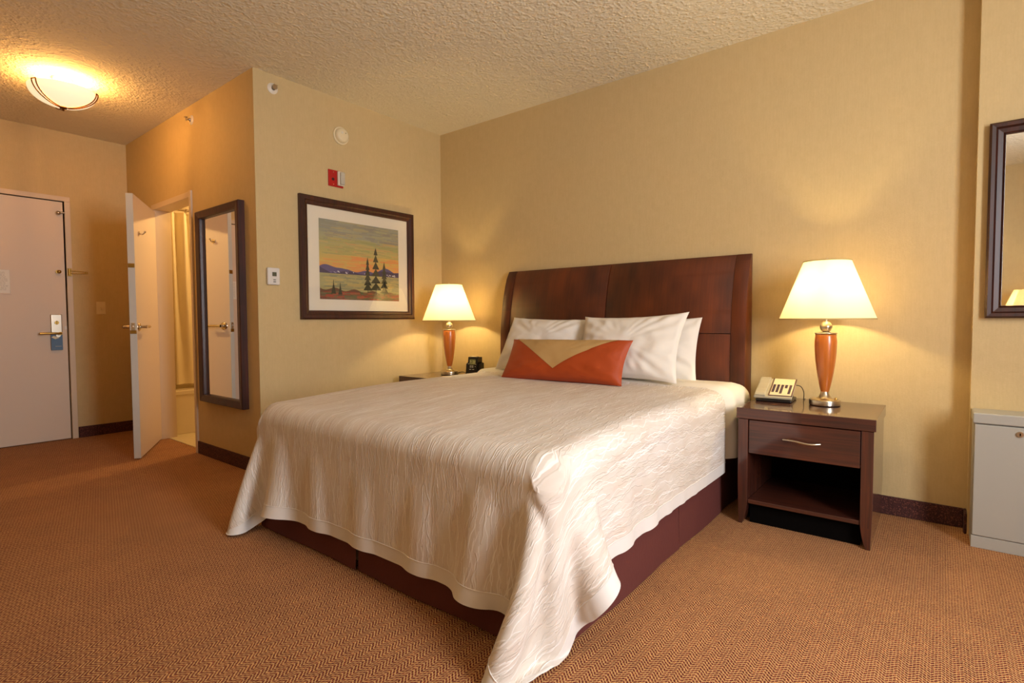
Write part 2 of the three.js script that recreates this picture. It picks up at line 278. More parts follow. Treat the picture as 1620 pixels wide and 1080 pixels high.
// ------------------------------------------------------------------ doors
{
  const c = structGroup('trim_1', 'painted steel frame around the entry door', 'door frame');
  obj('door_stop_backing', bx(-L - 0.099, -L - 0.052, 0, 2.13, 2.2, 3.14), M.steel, c);
  obj('jamb', bx(-L - 0.1, -L + 0.014, 0, 2.13, 2.159, 2.2, 0.003), M.steel, c);
  obj('jamb', bx(-L - 0.1, -L + 0.014, 0, 2.13, 3.14, 3.181, 0.003), M.steel, c);
  obj('head', bx(-L - 0.1, -L + 0.014, 2.13, 2.172, 2.159, 3.181, 0.003), M.steel, c);
  const d = structGroup('door_1', 'beige painted entry door with lever lock and notice', 'door', [-L, 0, 0]);
  obj('leaf', bx(-0.05, -0.004, 0.006, 2.124, 2.209, 3.135, 0.002), M.paint, d);
  const lp = obj('lock_plate', bx(-0.004, 0.016, 0.812, 1.126, 2.246, 2.324, 0.006), M.nickel, d);
  obj('thumb_turn', [tx(cyl(0.013, 0.015, 0.012), 0.022, 1.052, 2.285, 0, 0, Math.PI / 2), bx(0.026, 0.036, 1.035, 1.069, 2.281, 2.289, 0.003)], M.brass, lp);
  obj('lever', [tx(cyl(0.012, 0.014, 0.05), 0.04, 0.957, 2.27, 0, 0, Math.PI / 2), tube([[0.062, 0.957, 2.262], [0.066, 0.958, 2.30], [0.064, 0.959, 2.35], [0.06, 0.957, 2.41]], 0.0095, 24, 10)], M.brass, d);
  obj('latch_plate', bx(-0.003, 0.004, 0.99, 1.02, 2.211, 2.232, 0.001), M.white, d);
  const n = obj('notice_frame', tx(frameGeo(0.2, 0.215, [[0, 0], [0, 0.006], [0.01, 0.006], [0.01, 0.002]]), -0.004, 1.4, 2.667, 0, Math.PI / 2), M.paint, d);
  n.userData = { label: 'small framed white notice' };
  obj('notice_sheet', new THREE.PlaneGeometry(0.182, 0.197).rotateY(Math.PI / 2).translate(-0.002, 1.4, 2.667), std(0xffffff, 0.6, { map: canvasTex(256, 256, (x) => { x.fillStyle = '#e6e2d8'; x.fillRect(0, 0, 256, 256); const r = rng(5); x.fillStyle = 'rgba(120,118,110,0.55)'; for (let i = 0; i < 17; i++) { let px = 22; while (px < 215) { const w = 8 + r() * 26; x.fillRect(px, 26 + i * 12, w, 3); px += w + 6; } } }) }), n);
  obj('viewer', tx(cyl(0.009, 0.011, 0.008), 0, 1.53, 2.667, 0, 0, Math.PI / 2), M.brass, d);
  obj('top_catch', [tx(new THREE.SphereGeometry(0.018, 16, 12), 0.016, 2.022, 2.245), tx(cyl(0.008, 0.008, 0.05), 0.012, 2.028, 2.222, Math.PI / 2)], M.nickel, d);
  obj('guard_ball', [tx(new THREE.SphereGeometry(0.016, 16, 12), 0.024, 1.503, 2.255), tx(cyl(0.014, 0.016, 0.02), 0.006, 1.503, 2.262, 0, 0, Math.PI / 2)], M.brass, d);
  const g = thing('door_guard', 'brass swing bar door guard on the entry door frame', 'door guard', [-L + 0.014, 1.503, 2.19]);
  obj('hinge_plate', bx(0, 0.006, -0.035, 0.035, -0.026, 0.006, 0.002), M.brass, g);
  obj('hinge_knuckle', tx(cyl(0.009, 0.009, 0.06), 0.014, 0, -0.006), M.brass, g);
  obj('swing_bar', [tube([[0.014, 0.012, 0], [0.03, 0.011, -0.06], [0.034, 0.006, -0.12]], 0.0035, 16, 6), tube([[0.014, -0.012, 0], [0.03, -0.011, -0.06], [0.034, -0.006, -0.12]], 0.0035, 16, 6), bx(0.028, 0.04, -0.011, 0.011, -0.135, -0.115, 0.003)], M.brass, g);
  // card hung on the lever
  const card = new THREE.Shape(); card.moveTo(-0.04, -0.075); card.lineTo(0.04, -0.075); card.lineTo(0.04, 0.075); card.lineTo(-0.04, 0.075); card.closePath();
  const ch = new THREE.Path(); ch.absellipse(0.012, 0.055, 0.016, 0.016, 0, 7, true); card.holes.push(ch);
  const k = thing('door_hanger_card', 'blue card hanging from the entry door lever', 'door card', [-L + 0.0195, 0.884, 2.288], Math.PI / 2);
  obj('card', extrude(card, 0.0015), M.blueCard, k);
  obj('printed_tip', extrude(poly([[-0.02, 0.052], [-0.038, 0.04], [-0.012, 0.022], [0.018, 0.034]]), 0.0006).translate(0, 0, 0.0016), M.cream, k);
  obj('printed_line', bx(-0.012, 0.03, -0.042, -0.040, 0.0016, 0.0022), M.cream, k);
}
{
  const s = thing('light_switch', 'cream wall switch plate beside the entry door', 'switch', [-L, 1.186, 1.956]);
  obj('plate', bx(0, 0.006, -0.058, 0.058, -0.036, 0.036, 0.003), M.cream, s); obj('toggle', bx(0.006, 0.018, -0.012, 0.012, -0.006, 0.006, 0.002), M.cream, s);
}
{
  const c = structGroup('trim_2', 'painted steel frame of the bathroom doorway', 'door frame');
  obj('jamb', bx(-1.88, -1.83, 0, 2.04, 1.59, W1 + 0.012, 0.003), M.steel, c);
  obj('jamb', bx(-1.06, -1.022, 0, 2.09, 1.59, W1 + 0.014, 0.003), M.steel, c);
  obj('head', bx(-1.88, -1.06, 2.04, 2.085, 1.59, W1 + 0.012, 0.003), M.steel, c);
  const d = structGroup('door_2', 'beige painted bathroom door standing open into the hall', 'door', [-1.837, 0, 1.735], -0.499);
  obj('leaf', bx(0.004, 0.756, 0.012, 2.022, -0.0225, 0.0225, 0.001), M.paint, d);
  const e = obj('leaf_edge', bx(0.756, 0.760, 0.012, 2.022, -0.0225, 0.0225, 0.001), M.doorEdge, d); e.userData = { label: 'pale grey edge of the leaf' };
  obj('edge_plate', bx(0.760, 0.762, 1.465, 1.497, -0.021, 0.021, 0.0008), M.brass, d);
  obj('edge_plate', bx(0.760, 0.762, 0.965, 0.992, -0.021, 0.021, 0.0008), M.brass, d);
  const lt = obj('latch_plate', bx(0.760, 0.762, 0.993, 1.047, -0.014, 0.014, 0.0008), M.nickel, d); obj('latch_bolt', bx(0.762, 0.770, 1.012, 1.028, -0.006, 0.006, 0.002), M.chrome, lt);
  for (const s of [-1, 1]) {
    const h = obj('lever_rose', tx(lathe([[0, 0.012], [0.02, 0.012], [0.031, 0.006], [0.033, 0]], 28), 0.70, 1.017, s * 0.0225, s * Math.PI / 2), M.chrome, d);
    obj('lever', [tx(cyl(0.011, 0.013, 0.045), 0.70, 1.017, s * 0.052, Math.PI / 2), tube([[0.705, 1.017, s * 0.073], [0.66, 1.018, s * 0.076], [0.59, 1.017, s * 0.07]], 0.0125, 20, 10)], M.chrome, h);
  }
  obj('robe_hook', [tx(cyl(0.016, 0.018, 0.006), 0.62, 1.742, -0.0255, Math.PI / 2), tube([[0.62, 1.742, -0.026], [0.62, 1.738, -0.05], [0.62, 1.752, -0.064]], 0.005, 14, 8), tx(new THREE.SphereGeometry(0.008, 12, 8), 0.62, 1.756, -0.066)], M.chrome, d);
  for (const y of [0.25, 1.02, 1.78]) obj('hinge', tx(cyl(0.007, 0.007, 0.09), 0.0, y, 0.024), M.nickel, d);
}

// ------------------------------------------------------------------ hall ceiling light
{
  const l = thing('hall_ceiling_light', 'frosted glass bowl ceiling light with bronze wire arms in hall', 'ceiling light', [-1.19, H, 2.465]);
  const R = 0.19, prof = (t) => [R * Math.sin(t * Math.PI / 2), -0.08 - 0.115 * Math.cos(t * Math.PI / 2)];
  const pts = []; for (let i = 0; i <= 20; i++) { const p = prof(i / 20); pts.push([Math.max(p[0], 0.001), p[1]]); }
  obj('bowl', lathe(pts, 56), M.bowl, l);
  obj('canopy', lathe([[0, -0.03], [0.05, -0.028], [0.06, 0]], 32), M.cream, l);
  obj('stem', tx(cyl(0.005, 0.005, 0.18, 10), 0, -0.115, 0), M.bronze, l);
  obj('finial', lathe([[0, -0.222], [0.008, -0.218], [0.006, -0.208], [0.02, -0.204], [0.024, -0.196], [0.012, -0.190], [0.001, -0.188]], 24), M.bronze, l);
  for (let k = 0; k < 3; k++) {
    const a = (k * 2 + 1) * Math.PI / 3 - 0, ca = Math.cos(a), sa = Math.sin(a), list = [];
    const at = (t, off) => { const [r, y] = prof(t); const rr = r + 0.008; return [rr * ca - off * sa, y - 0.006 * (1 - t), rr * sa + off * ca]; };
    for (const s of [-1, 1]) { const q = []; for (let i = 0; i <= 10; i++) { const t = 0.06 + i / 10 * 0.94; q.push(at(t, s * lerp(0.006, 0.017, t))); } list.push(tube(q, 0.0042, 30, 6)); }
    list.push(tube([at(1, -0.017), at(1, 0), at(1, 0.017)], 0.0042, 4, 6));
    obj('wire_arm', list, M.bronze, l);
  }
  obj('bulb', tx(new THREE.SphereGeometry(0.024, 16, 12), 0.045, -0.105, 0), M.bulb, l);
  const p = new THREE.PointLight(HALL_COLOR, HALL_CD); p.position.set(0.045, -0.105, 0); p.shadow.radius = 1.2; l.add(p);
}

// ------------------------------------------------------------------ wall devices
function sprinkler(pos, turn, label) {
  const s = thing('sprinkler_head', label, 'sprinkler', pos, turn, undefined);
  obj('escutcheon', tx(lathe([[0.014, 0.012], [0.022, 0.01], [0.036, 0.004], [0.037, 0]], 28), 0, 0, 0, Math.PI / 2), M.whitePlastic, s);
  obj('body', [tx(cyl(0.008, 0.012, 0.02, 14), 0, 0, 0.012, Math.PI / 2), bx(-0.014, -0.010, -0.003, 0.003, 0.01, 0.036, 0.001), bx(0.010, 0.014, -0.003, 0.003, 0.01, 0.036, 0.001)], M.nickel, s);
  obj('deflector', [tx(cyl(0.016, 0.016, 0.002, 20), 0, 0, 0.037, Math.PI / 2), bx(-0.014, 0.014, 0.012, 0.0135, 0.03, 0.052, 0.0005)], M.nickel, s);
}
sprinkler([0, 2.648, 1.582], Math.PI / 2, 'white and steel sidewall sprinkler above the thermostat');
sprinkler([-0.996, 2.628, W1], 0, 'small sidewall sprinkler above the bathroom doorway');
{
  const s = thing('smoke_detector', 'round cream smoke detector high on the picture wall', 'smoke detector', [0, 2.465, 1.052], Math.PI / 2);
  obj('base', tx(lathe([[0, 0.014], [0.064, 0.014], [0.067, 0.010], [0.067, 0]], 40), 0, 0, 0, Math.PI / 2), M.cream, s);
  obj('cover', tx(lathe([[0, 0.044], [0.036, 0.043], [0.05, 0.036], [0.056, 0.02], [0.056, 0.014]], 40), 0, 0, 0, Math.PI / 2), M.cream, s);
  obj('test_button', tx(cyl(0.009, 0.009, 0.004, 16), -0.012, 0.014, 0.045, Math.PI / 2), M.whitePlastic, s);
  obj('indicator', tx(cyl(0.003, 0.003, 0.003, 10), 0.018, 0.016, 0.0445, Math.PI / 2), M.black, s);
}
{
  const s = thing('fire_alarm_strobe', 'red fire alarm plate with a clear strobe lens', 'fire alarm', [0, 2.132, 1.10], Math.PI / 2);
  obj('plate', bx(-0.066, 0.062, -0.062, 0.062, 0, 0.008, 0.003), M.red, s);
  obj('horn_opening', tx(cyl(0.011, 0.011, 0.003, 18), -0.028, -0.008, 0.009, Math.PI / 2), std(0x3a0503, 0.6), s);
  for (const y of [-0.045, 0.045]) obj('screw', tx(cyl(0.003, 0.003, 0.003, 8), -0.024, y, 0.009, Math.PI / 2), M.nickel, s);
  obj('strobe_housing', bx(0.006, 0.06, -0.05, 0.056, 0.008, 0.026, 0.004), M.whitePlastic, s);
  const lens = obj('strobe_lens', bx(0.018, 0.056, -0.044, 0.05, 0.026, 0.044, 0.006), M.clear, s);
  obj('reflector', bx(0.026, 0.048, -0.036, 0.042, 0.0265, 0.030, 0.001), M.white, lens);
}
{
  const s = thing('thermostat', 'white rectangular thermostat with small grey display', 'thermostat', [0, 1.364, 1.614], Math.PI / 2);
  obj('case', bx(-0.044, 0.044, -0.059, 0.059, 0, 0.026, 0.008), std(0xdad3cb, 0.45), s);
  obj('display', bx(-0.012, 0.018, 0.0, 0.028, 0.0262, 0.0272, 0.0003), std(0x565644, 0.3), s);
  for (const y of [-0.024, -0.038]) obj('button', bx(-0.006, 0.012, y - 0.003, y + 0.003, 0.026, 0.0285, 0.001), std(0x6f6c64, 0.5), s);
}

// ------------------------------------------------------------------ mirrors and picture
{
  const w = 0.705, h = 1.45, m = thing('hall_wall_mirror', 'tall dark wood framed mirror on the hall wall', 'mirror', [-0.515, 1.165, W1], 0);
  obj('frame', frameGeo(w, h, [[0, 0], [0, 0.044], [0.006, 0.05], [0.05, 0.044], [0.056, 0.036], [0.058, 0.016]]), M.frameWood, m);
  obj('mirror_glass', bx(-w / 2 + 0.05, w / 2 - 0.05, -h / 2 + 0.05, h / 2 - 0.05, 0.012, 0.018), M.mirror, m);
}
{
  const w = 1.06, h = 0.9, p = thing('framed_landscape_picture', 'lakeside sunset print with white mat in a dark wood frame', 'picture', [0.0, 1.5175, 0.884], Math.PI / 2);
  obj('frame', frameGeo(w, h, [[0, 0], [0, 0.026], [0.01, 0.034], [0.034, 0.034], [0.042, 0.026], [0.058, 0.022], [0.066, 0.012]]), M.frameWood, p);
  obj('mat_board', bx(-w / 2 + 0.05, w / 2 - 0.05, -h / 2 + 0.05, h / 2 - 0.05, 0.002, 0.008), M.mat, p);
  const img = canvasTex(1024, 820, (x, W, Hh) => {
    const r = rng(41); const sky = [[0, '#8a8a7c'], [0.2, '#a39e78'], [0.38, '#b4a763'], [0.5, '#c9ab5a'], [0.58, '#d8934e'], [0.62, '#d98a4c']];
    const g = x.createLinearGradient(0, 0, 0, Hh * 0.64); sky.forEach(([s, c]) => g.addColorStop(Math.min(1, s / 0.64), c)); x.fillStyle = g; x.fillRect(0, 0, W, Hh);
    const stroke = (y0, y1, n, cols, len, th) => { for (let i = 0; i < n; i++) { const px = r() * W, py = lerp(y0, y1, r()) * Hh; x.strokeStyle = cols[Math.floor(r() * cols.length)]; x.globalAlpha = 0.5 + 0.4 * r(); x.lineWidth = th * (0.6 + r()); x.lineCap = 'round'; x.beginPath(); x.moveTo(px, py); x.quadraticCurveTo(px + len / 2, py + (r() - 0.5) * 12, px + len * (0.5 + r()), py + (r() - 0.5) * 8); x.stroke(); } x.globalAlpha = 1; };
    stroke(0, 0.25, 150, ['#8d8c80', '#9a9a86', '#a9a37c', '#8b8478', '#ad9f74'], 150, 12); stroke(0.22, 0.45, 140, ['#b5a866', '#a8a15f', '#c2a869', '#9c9b62', '#c99a5f'], 160, 12); stroke(0.43, 0.62, 120, ['#d8a052', '#d98b4a', '#cfae5c', '#c9a75a', '#dd8a50'], 150, 12);
    const hill = (y, amp, f, ph, col) => { x.fillStyle = col; x.beginPath(); x.moveTo(0, 0.67 * Hh); for (let i = 0; i <= 60; i++) { const t = i / 60; x.lineTo(t * W, (y - amp * Math.max(0, Math.sin(t * f + ph)) - amp * 0.3 * Math.sin(t * f * 2.7 + ph)) * Hh); } x.lineTo(W, 0.67 * Hh); x.fill(); };
    hill(0.62, 0.05, 9, 0.5, '#5a4d78'); hill(0.645, 0.055, 6, 2.4, '#3c3152');
    for (let i = 0; i < 26; i++) { x.fillStyle = ['#d9d2cf', '#b9aec0', '#6a5d8a'][i % 3]; x.beginPath(); x.ellipse(r() * W, (0.64 + r() * 0.022) * Hh, 5 + r() * 12, 3 + r() * 4, r(), 0, 7); x.fill(); }
    x.fillStyle = '#a59c68'; x.fillRect(0, 0.67 * Hh, W, 0.33 * Hh); stroke(0.68, 0.86, 150, ['#b5a568', '#8f8c66', '#a29a6c', '#7f8468', '#c0a766'], 140, 11);
    x.fillStyle = '#6d4a2e'; x.beginPath(); x.moveTo(0, Hh); x.lineTo(0, 0.86 * Hh); for (let i = 0; i <= 30; i++) x.lineTo(i / 30 * W, (0.86 + 0.045 * (i / 30) + 0.018 * Math.sin(i * 0.9)) * Hh); x.lineTo(W, Hh); x.fill();
    stroke(0.9, 0.99, 150, ['#a8472a', '#7a6238', '#596033', '#8c3a22', '#6b6b45', '#b25a35'], 90, 13);
    // plain group of conifers by the shore
    const fir = (cx, top, bot, hw) => { x.fillStyle = '#33301c'; x.fillRect(cx - 4, top * Hh, 8, (bot - top) * Hh); for (let k = 0; k < 6; k++) { const t = k / 6, y = lerp(top, bot - 0.05, t) * Hh, ww = hw * (0.3 + 0.7 * t); x.fillStyle = k % 2 ? '#3b3a1f' : '#2f2e1a'; x.beginPath(); x.moveTo(cx, y - 14); x.lineTo(cx + ww, y + 0.085 * Hh); x.lineTo(cx - ww, y + 0.085 * Hh); x.fill(); } };
    fir(700, 0.30, 0.92, 88); fir(590, 0.44, 0.90, 66); fir(815, 0.48, 0.93, 70); fir(160, 0.76, 0.91, 34); fir(240, 0.79, 0.91, 30);
  });
  obj('print', new THREE.PlaneGeometry(0.745, 0.598).translate(0.0, 0.0, 0.0086), std(0xffffff, 0.6, { map: img }), p);
  obj('glass_pane', bx(-w / 2 + 0.055, w / 2 - 0.055, -h / 2 + 0.055, h / 2 - 0.055, 0.0125, 0.0145), M.glass, p);
}
{
  const w = 0.72, h = 0.9, m = thing('dark_framed_mirror', 'dark wood framed mirror above the heating cabinet', 'mirror', [3.777 + w / 2, 1.503, 0.1]);
  obj('frame', frameGeo(w, h, [[0, 0], [0, 0.03], [0.008, 0.038], [0.022, 0.036], [0.03, 0.026], [0.048, 0.022], [0.056, 0.03], [0.058, 0.014]]), M.frameWood, m);
  obj('mirror_glass', bx(-w / 2 + 0.05, w / 2 - 0.05, -h / 2 + 0.05, h / 2 - 0.05, 0.01, 0.016), M.mirror, m);
}
{
  const c = thing('heating_cabinet', 'grey beige metal heating cabinet against the projecting wall', 'heating cabinet', [3.745, 0, 0.104]);
  obj('plinth', bx(0, 1.1, 0, 0.055, 0, 0.166, 0.002), M.acPaint, c);
  obj('body', bx(0.0, 1.1, 0.055, 0.572, 0, 0.150, 0.002), M.acPaint, c);
  obj('front_panel', bx(0.003, 1.097, 0.058, 0.570, 0.150, 0.169, 0.004), M.acPaint, c);
  obj('top', bx(-0.004, 1.1, 0.574, 0.622, 0, 0.170, 0.006), M.acPaint, c);
  const k = obj('cam_lock', tx(cyl(0.012, 0.013, 0.008, 20), 0.155, 0.541, 0.172, Math.PI / 2), M.nickel, c); obj('key_slot', bx(0.153, 0.157, 0.535, 0.547, 0.1755, 0.177), M.black, k);
}

// ------------------------------------------------------------------ nightstands
function makeNightstand() {
  const t = thing('nightstand', '', 'nightstand', [0, 0, 0], 0, 'dark wood nightstands');
  const w = 0.30, d0 = -0.2675, d1 = 0.2675;
  obj('top', bx(-w, w, 0.545, 0.6, d0, d1, 0.003, 'x'), M.darkWood, t);
  for (const s of [-1, 1]) {
    const sh = new THREE.Shape(); sh.moveTo(0, 0.543); sh.lineTo(0.048, 0.543); sh.lineTo(0.048, 0.13); sh.quadraticCurveTo(0.046, 0.06, 0.024, 0.0); sh.lineTo(0.006, 0); sh.lineTo(0, 0.2); sh.closePath();
    const g = extrude(sh, d1 - d0 - 0.012, 0.0015, 16); g.translate(0, 0, d0 + 0.004); if (s < 0) g.translate(-w + 0.008, 0, 0); else { g.scale(-1, 1, 1); const ix = g.index; const p = g.attributes.position; g.translate(w - 0.008, 0, 0); flip(g); }
    obj('side_panel', uvm(g, 'y', s), M.darkWood, t);
  }
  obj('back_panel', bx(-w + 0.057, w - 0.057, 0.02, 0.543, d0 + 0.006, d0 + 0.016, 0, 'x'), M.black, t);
  obj('shelf', bx(-w + 0.057, w - 0.057, 0.108, 0.128, d0 + 0.016, d1 - 0.012, 0.002, 'x'), M.darkWood, t);
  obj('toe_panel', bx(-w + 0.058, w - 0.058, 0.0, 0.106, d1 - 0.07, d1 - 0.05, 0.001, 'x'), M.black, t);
  obj('drawer_bottom', bx(-w + 0.057, w - 0.057, 0.372, 0.380, d0 + 0.016, d1 - 0.032, 0, 'x'), M.darkWood, t);
  const dr = obj('drawer_front', bx(-w + 0.0595, w - 0.0595, 0.369, 0.540, d1 - 0.03, d1 - 0.010, 0.0025, 'x', 0.3), M.darkWood, t);
  const hs = []; for (let i = 0; i <= 12; i++) { const u = i / 12 * 2 - 1; hs.push([u * 0.08, 0.459 - 0.004 * Math.sin(u * 3.0) , d1 - 0.008 + 0.022 * (1 - Math.pow(Math.abs(u), 3))]); }
  const hg = tube(hs, 0.0055, 30, 8); obj('handle', hg, M.nickel, dr);
  return t;
}
function flip(g) { if (g.index) { const a = g.index.array; for (let i = 0; i < a.length; i += 3) { const q = a[i]; a[i] = a[i + 1]; a[i + 1] = q; } } else { for (const k of ['position', 'normal', 'uv']) { const at = g.attributes[k]; if (!at) continue; const n = at.itemSize; for (let i = 0; i < at.count; i += 3) for (let c = 0; c < n; c++) { const q = at.array[i * n + c]; at.array[i * n + c] = at.array[(i + 1) * n + c]; at.array[(i + 1) * n + c] = q; } } } return g; }
function dup(root, pos, turn, label) { const r = root.clone(); r.name = numbered(root.name.replace(/_\d+$/, '')); r.position.set(...pos); r.rotation.y = turn; r.userData = { ...root.userData, label }; scene.add(r); return r; }
const ns = makeNightstand(); ns.position.set(3.1015, 0, 0.3525); ns.userData.label = 'dark wood nightstand with telephone on top, beside the heating cabinet';
dup(ns, [0.425, 0, 0.3525], 0, 'dark wood nightstand with clock radio on top, below the landscape picture');
dup(ns, [4.36, 0, 4.62], Math.PI, 'dark wood nightstand by the wall opposite the bed');

// ------------------------------------------------------------------ table lamps
function makeLamp() {
  const t = thing('table_lamp', '', 'lamp', [0, 0, 0], 0, 'bedside style table lamps');
  obj('base', lathe([[0.001, 0.002], [0.070, 0.002], [0.0725, 0.005], [0.0725, 0.028], [0.069, 0.032], [0.045, 0.034], [0.030, 0.042], [0.0215, 0.06], [0.0185, 0.072]], 48), M.nickel, t);
  obj('foot_pad', lathe([[0.001, 0], [0.068, 0], [0.068, 0.003]], 32), M.black, t);
  obj('switch', tx(lathe([[0.001, 0.012], [0.006, 0.011], [0.006, 0]], 12), 0.052, 0.033, 0.01), M.brass, t);
  const body = []; for (let i = 0; i <= 24; i++) { const u = i / 24; body.push([lerp(0.0185, 0.052, Math.pow(Math.sin(Math.min(1, u * 1.12) * Math.PI / 2), 0.85)) - 0.004 * smooth(0.85, 1, u), lerp(0.072, 0.375, u)]); }
  body.push([0.001, 0.375]);
  obj('body', uvLathe(lathe(body, 40), 0.3), M.lampWood, t);
  obj('cap', lathe([[0.05, 0.374], [0.052, 0.377], [0.052, 0.381], [0.02, 0.384], [0.012, 0.39]], 36), M.nickel, t);
  obj('ball', tx(new THREE.SphereGeometry(0.0285, 28, 20), 0, 0.412, 0), M.nickel, t);
  obj('neck', tx(cyl(0.009, 0.009, 0.05, 12), 0, 0.455, 0), M.nickel, t);
  const sh = obj('shade', lathe([[0.222, 0.452], [0.109, 0.752]], 64), M.shade, t);
  obj('shade_trim', [lathe([[0.2225, 0.449], [0.2235, 0.449], [0.2218, 0.456], [0.2208, 0.456]], 64)], M.shadeTrim, sh);
  obj('shade_trim', [lathe([[0.1085, 0.754], [0.1105, 0.754], [0.1118, 0.749], [0.1100, 0.749]], 64)], M.shadeTrim, sh);
  obj('harp', [tube([[0, 0.475, 0.02], [0, 0.55, 0.065], [0, 0.66, 0.06], [0, 0.735, 0.01], [0, 0.735, -0.01], [0, 0.66, -0.06], [0, 0.55, -0.065], [0, 0.475, -0.02]], 0.0016, 40, 6), tube([[-0.109, 0.745, 0], [0, 0.745, 0], [0.109, 0.745, 0]], 0.0014, 4, 6)], M.nickel, t);
  obj('finial', lathe([[0.001, 0.768], [0.006, 0.764], [0.004, 0.756], [0.007, 0.75], [0.001, 0.746]], 16), M.nickel, t);
  obj('bulb', tx(new THREE.SphereGeometry(0.026, 18, 14), 0, 0.585, 0), M.bulb, t);
  return t;
}
function uvLathe(g, k) { const uv = g.attributes.uv, p = g.attributes.position; for (let i = 0; i < uv.count; i++) uv.setXY(i, uv.getX(i) * k, p.getY(i)); return g; }
function lampLight(t, cd) { const p = new THREE.PointLight(LAMP_COLOR, cd); p.position.set(0, 0.585, 0); p.shadow.radius = 1.3; t.add(p); }
const lamp = makeLamp(); lamp.position.set(3.148, 0.6, 0.275); lamp.userData.label = 'lit table lamp with tapered wood body standing beside the telephone';
const lamp2 = dup(lamp, [0.40, 0.6, 0.305], 0, 'lit table lamp with tapered wood body standing beside the clock radio');
const lamp3 = dup(lamp, [4.33, 0.6, 4.60], 0, 'lit table lamp on the nightstand opposite the bed');
for (const l of [lamp, lamp2]) lampLight(l, LAMP_CD);
lampLight(lamp3, LAMP_CD * 0.6);
tag(obj('lamp_cord', tube([[0.47, 0.615, 0.28], [0.50, 0.625, 0.26], [0.525, 0.618, 0.245], [0.53, 0.604, 0.22], [0.53, 0.603, 0.10]], 0.0028, 30, 6), M.blackPlastic), 'dark power cord curling from the lamp beside the clock', 'cord');

// ------------------------------------------------------------------ telephone and clock radio
{
  const t = thing('telephone', 'cream desk telephone with black base on the nightstand', 'telephone', [2.905, 0.6, 0.205], 0.05);
  obj('base', bx(-0.092, 0.088, 0.0, 0.016, -0.06, 0.125, 0.006), M.blackPlastic, t);
  obj('stand', extrude(poly([[-0.06, 0.014], [0.11, 0.014], [-0.05, 0.078]]), 0.14, 0.002).applyMatrix4(new THREE.Matrix4().makeRotationY(-Math.PI / 2)).translate(0.07, 0, 0), M.blackPlastic, t);
  const tilt = Math.atan2(0.078, 0.185);
  const place = (g) => tx(g, 0, 0.022, 0.128, tilt, 0, 0);
  obj('body', place(bx(-0.1, 0.09, -0.006, 0.008, -0.21, 0.0, 0.005)), M.silverPlastic, t);
  obj('faceplate_border', place(bx(-0.028, 0.09, 0.008, 0.012, -0.208, -0.012, 0.002)), std(0x5a3b38, 0.5), t);
  const fp = obj('faceplate', place(bx(-0.022, 0.084, 0.0105, 0.014, -0.202, -0.016, 0.002)), M.cream, t);
  const cols = [-0.010, 0.010, 0.030, 0.050, 0.071];
  cols.forEach((x, c) => { for (let k = 0; k < 8; k++) { if (c === 3 && k < 5) continue; if (c < 2 && k < 1) continue; obj('key', place(bx(x - 0.0065, x + 0.0065, 0.014, 0.0175, -0.036 - k * 0.0125 - 0.0035, -0.036 - k * 0.0125 + 0.0035, 0.001)), M.keyMat ??= std(0x4a3540, 0.5), fp); } });
  const hs = obj('handset', place(extrude(poly([[-0.205, 0.008], [-0.205, 0.018], [-0.19, 0.024], [-0.155, 0.025], [-0.13, 0.022], [-0.07, 0.022], [-0.045, 0.025], [-0.015, 0.022], [-0.004, 0.016], [-0.004, 0.008], [-0.05, 0.008], [-0.07, 0.014], [-0.13, 0.014], [-0.155, 0.008]]), 0.046, 0.004).applyMatrix4(new THREE.Matrix4().makeRotationY(-Math.PI / 2)).translate(-0.044, 0, 0)), M.silverPlastic, t);
  obj('cord', tube([[0.086, 0.085, -0.02], [0.112, 0.08, -0.02], [0.128, 0.05, -0.02], [0.128, 0.004, -0.025], [0.125, 0.003, -0.10]], 0.0022, 30, 6), M.blackPlastic, t);
}
{
  const c = thing('clock_radio', 'black bedside clock radio with a small green display', 'clock radio', [0.605, 0.6, 0.215], 0.25); c.scale.set(0.86, 1, 0.9);
  const face = extrude(poly([[-0.05, 0.0], [0.06, 0.0], [0.035, 0.152], [-0.05, 0.15]]), 0.1, 0.003).applyMatrix4(new THREE.Matrix4().makeRotationY(-Math.PI / 2)).translate(0.05, 0, 0);
  obj('body', face, M.blackPlastic, c);
  for (const s of [-1, 1]) obj('speaker_wing', extrude(poly([[-0.045, 0.0], [0.05, 0.0], [0.036, 0.095], [0.0, 0.11], [-0.045, 0.1]]), 0.018, 0.003).applyMatrix4(new THREE.Matrix4().makeRotationY(-Math.PI / 2)).translate(s * 0.063 + 0.009, 0, 0), M.blackPlastic, c);
  obj('top_button', bx(-0.034, 0.034, 0.151, 0.157, -0.02, 0.02, 0.002), M.nickel, c);
  const a = -Math.atan2(0.025, 0.152), onFace = (g, y) => tx(g, 0, y, 0.0635 - y * 0.1645, a, 0, 0);
  const dt = canvasTex(256, 160, (x) => { x.fillStyle = '#77794c'; x.fillRect(0, 0, 256, 160); x.fillStyle = '#c9c391'; x.font = 'bold 120px monospace'; x.textAlign = 'center'; x.textBaseline = 'middle'; x.fillText('7:28', 128, 84); });
  const sc = obj('display', onFace(new THREE.PlaneGeometry(0.062, 0.044), 0.112), std(0xffffff, 0.3, { map: dt }), c); sc.userData = { label: 'green grey digital display' };
  for (const [x, y, w] of [[-0.018, 0.08, 0.016], [0.004, 0.08, 0.016], [-0.018, 0.07, 0.016], [0.004, 0.07, 0.016], [0.032, 0.075, 0.008], [-0.02, 0.052, 0.02], [0.012, 0.052, 0.02], [-0.04, 0.096, 0.005], [0.036, 0.094, 0.008]]) obj('button', onFace(bx(x - w / 2, x + w / 2, -0.0025, 0.0025, -0.001, 0.003, 0.001), y), M.whitePlastic, c);
}

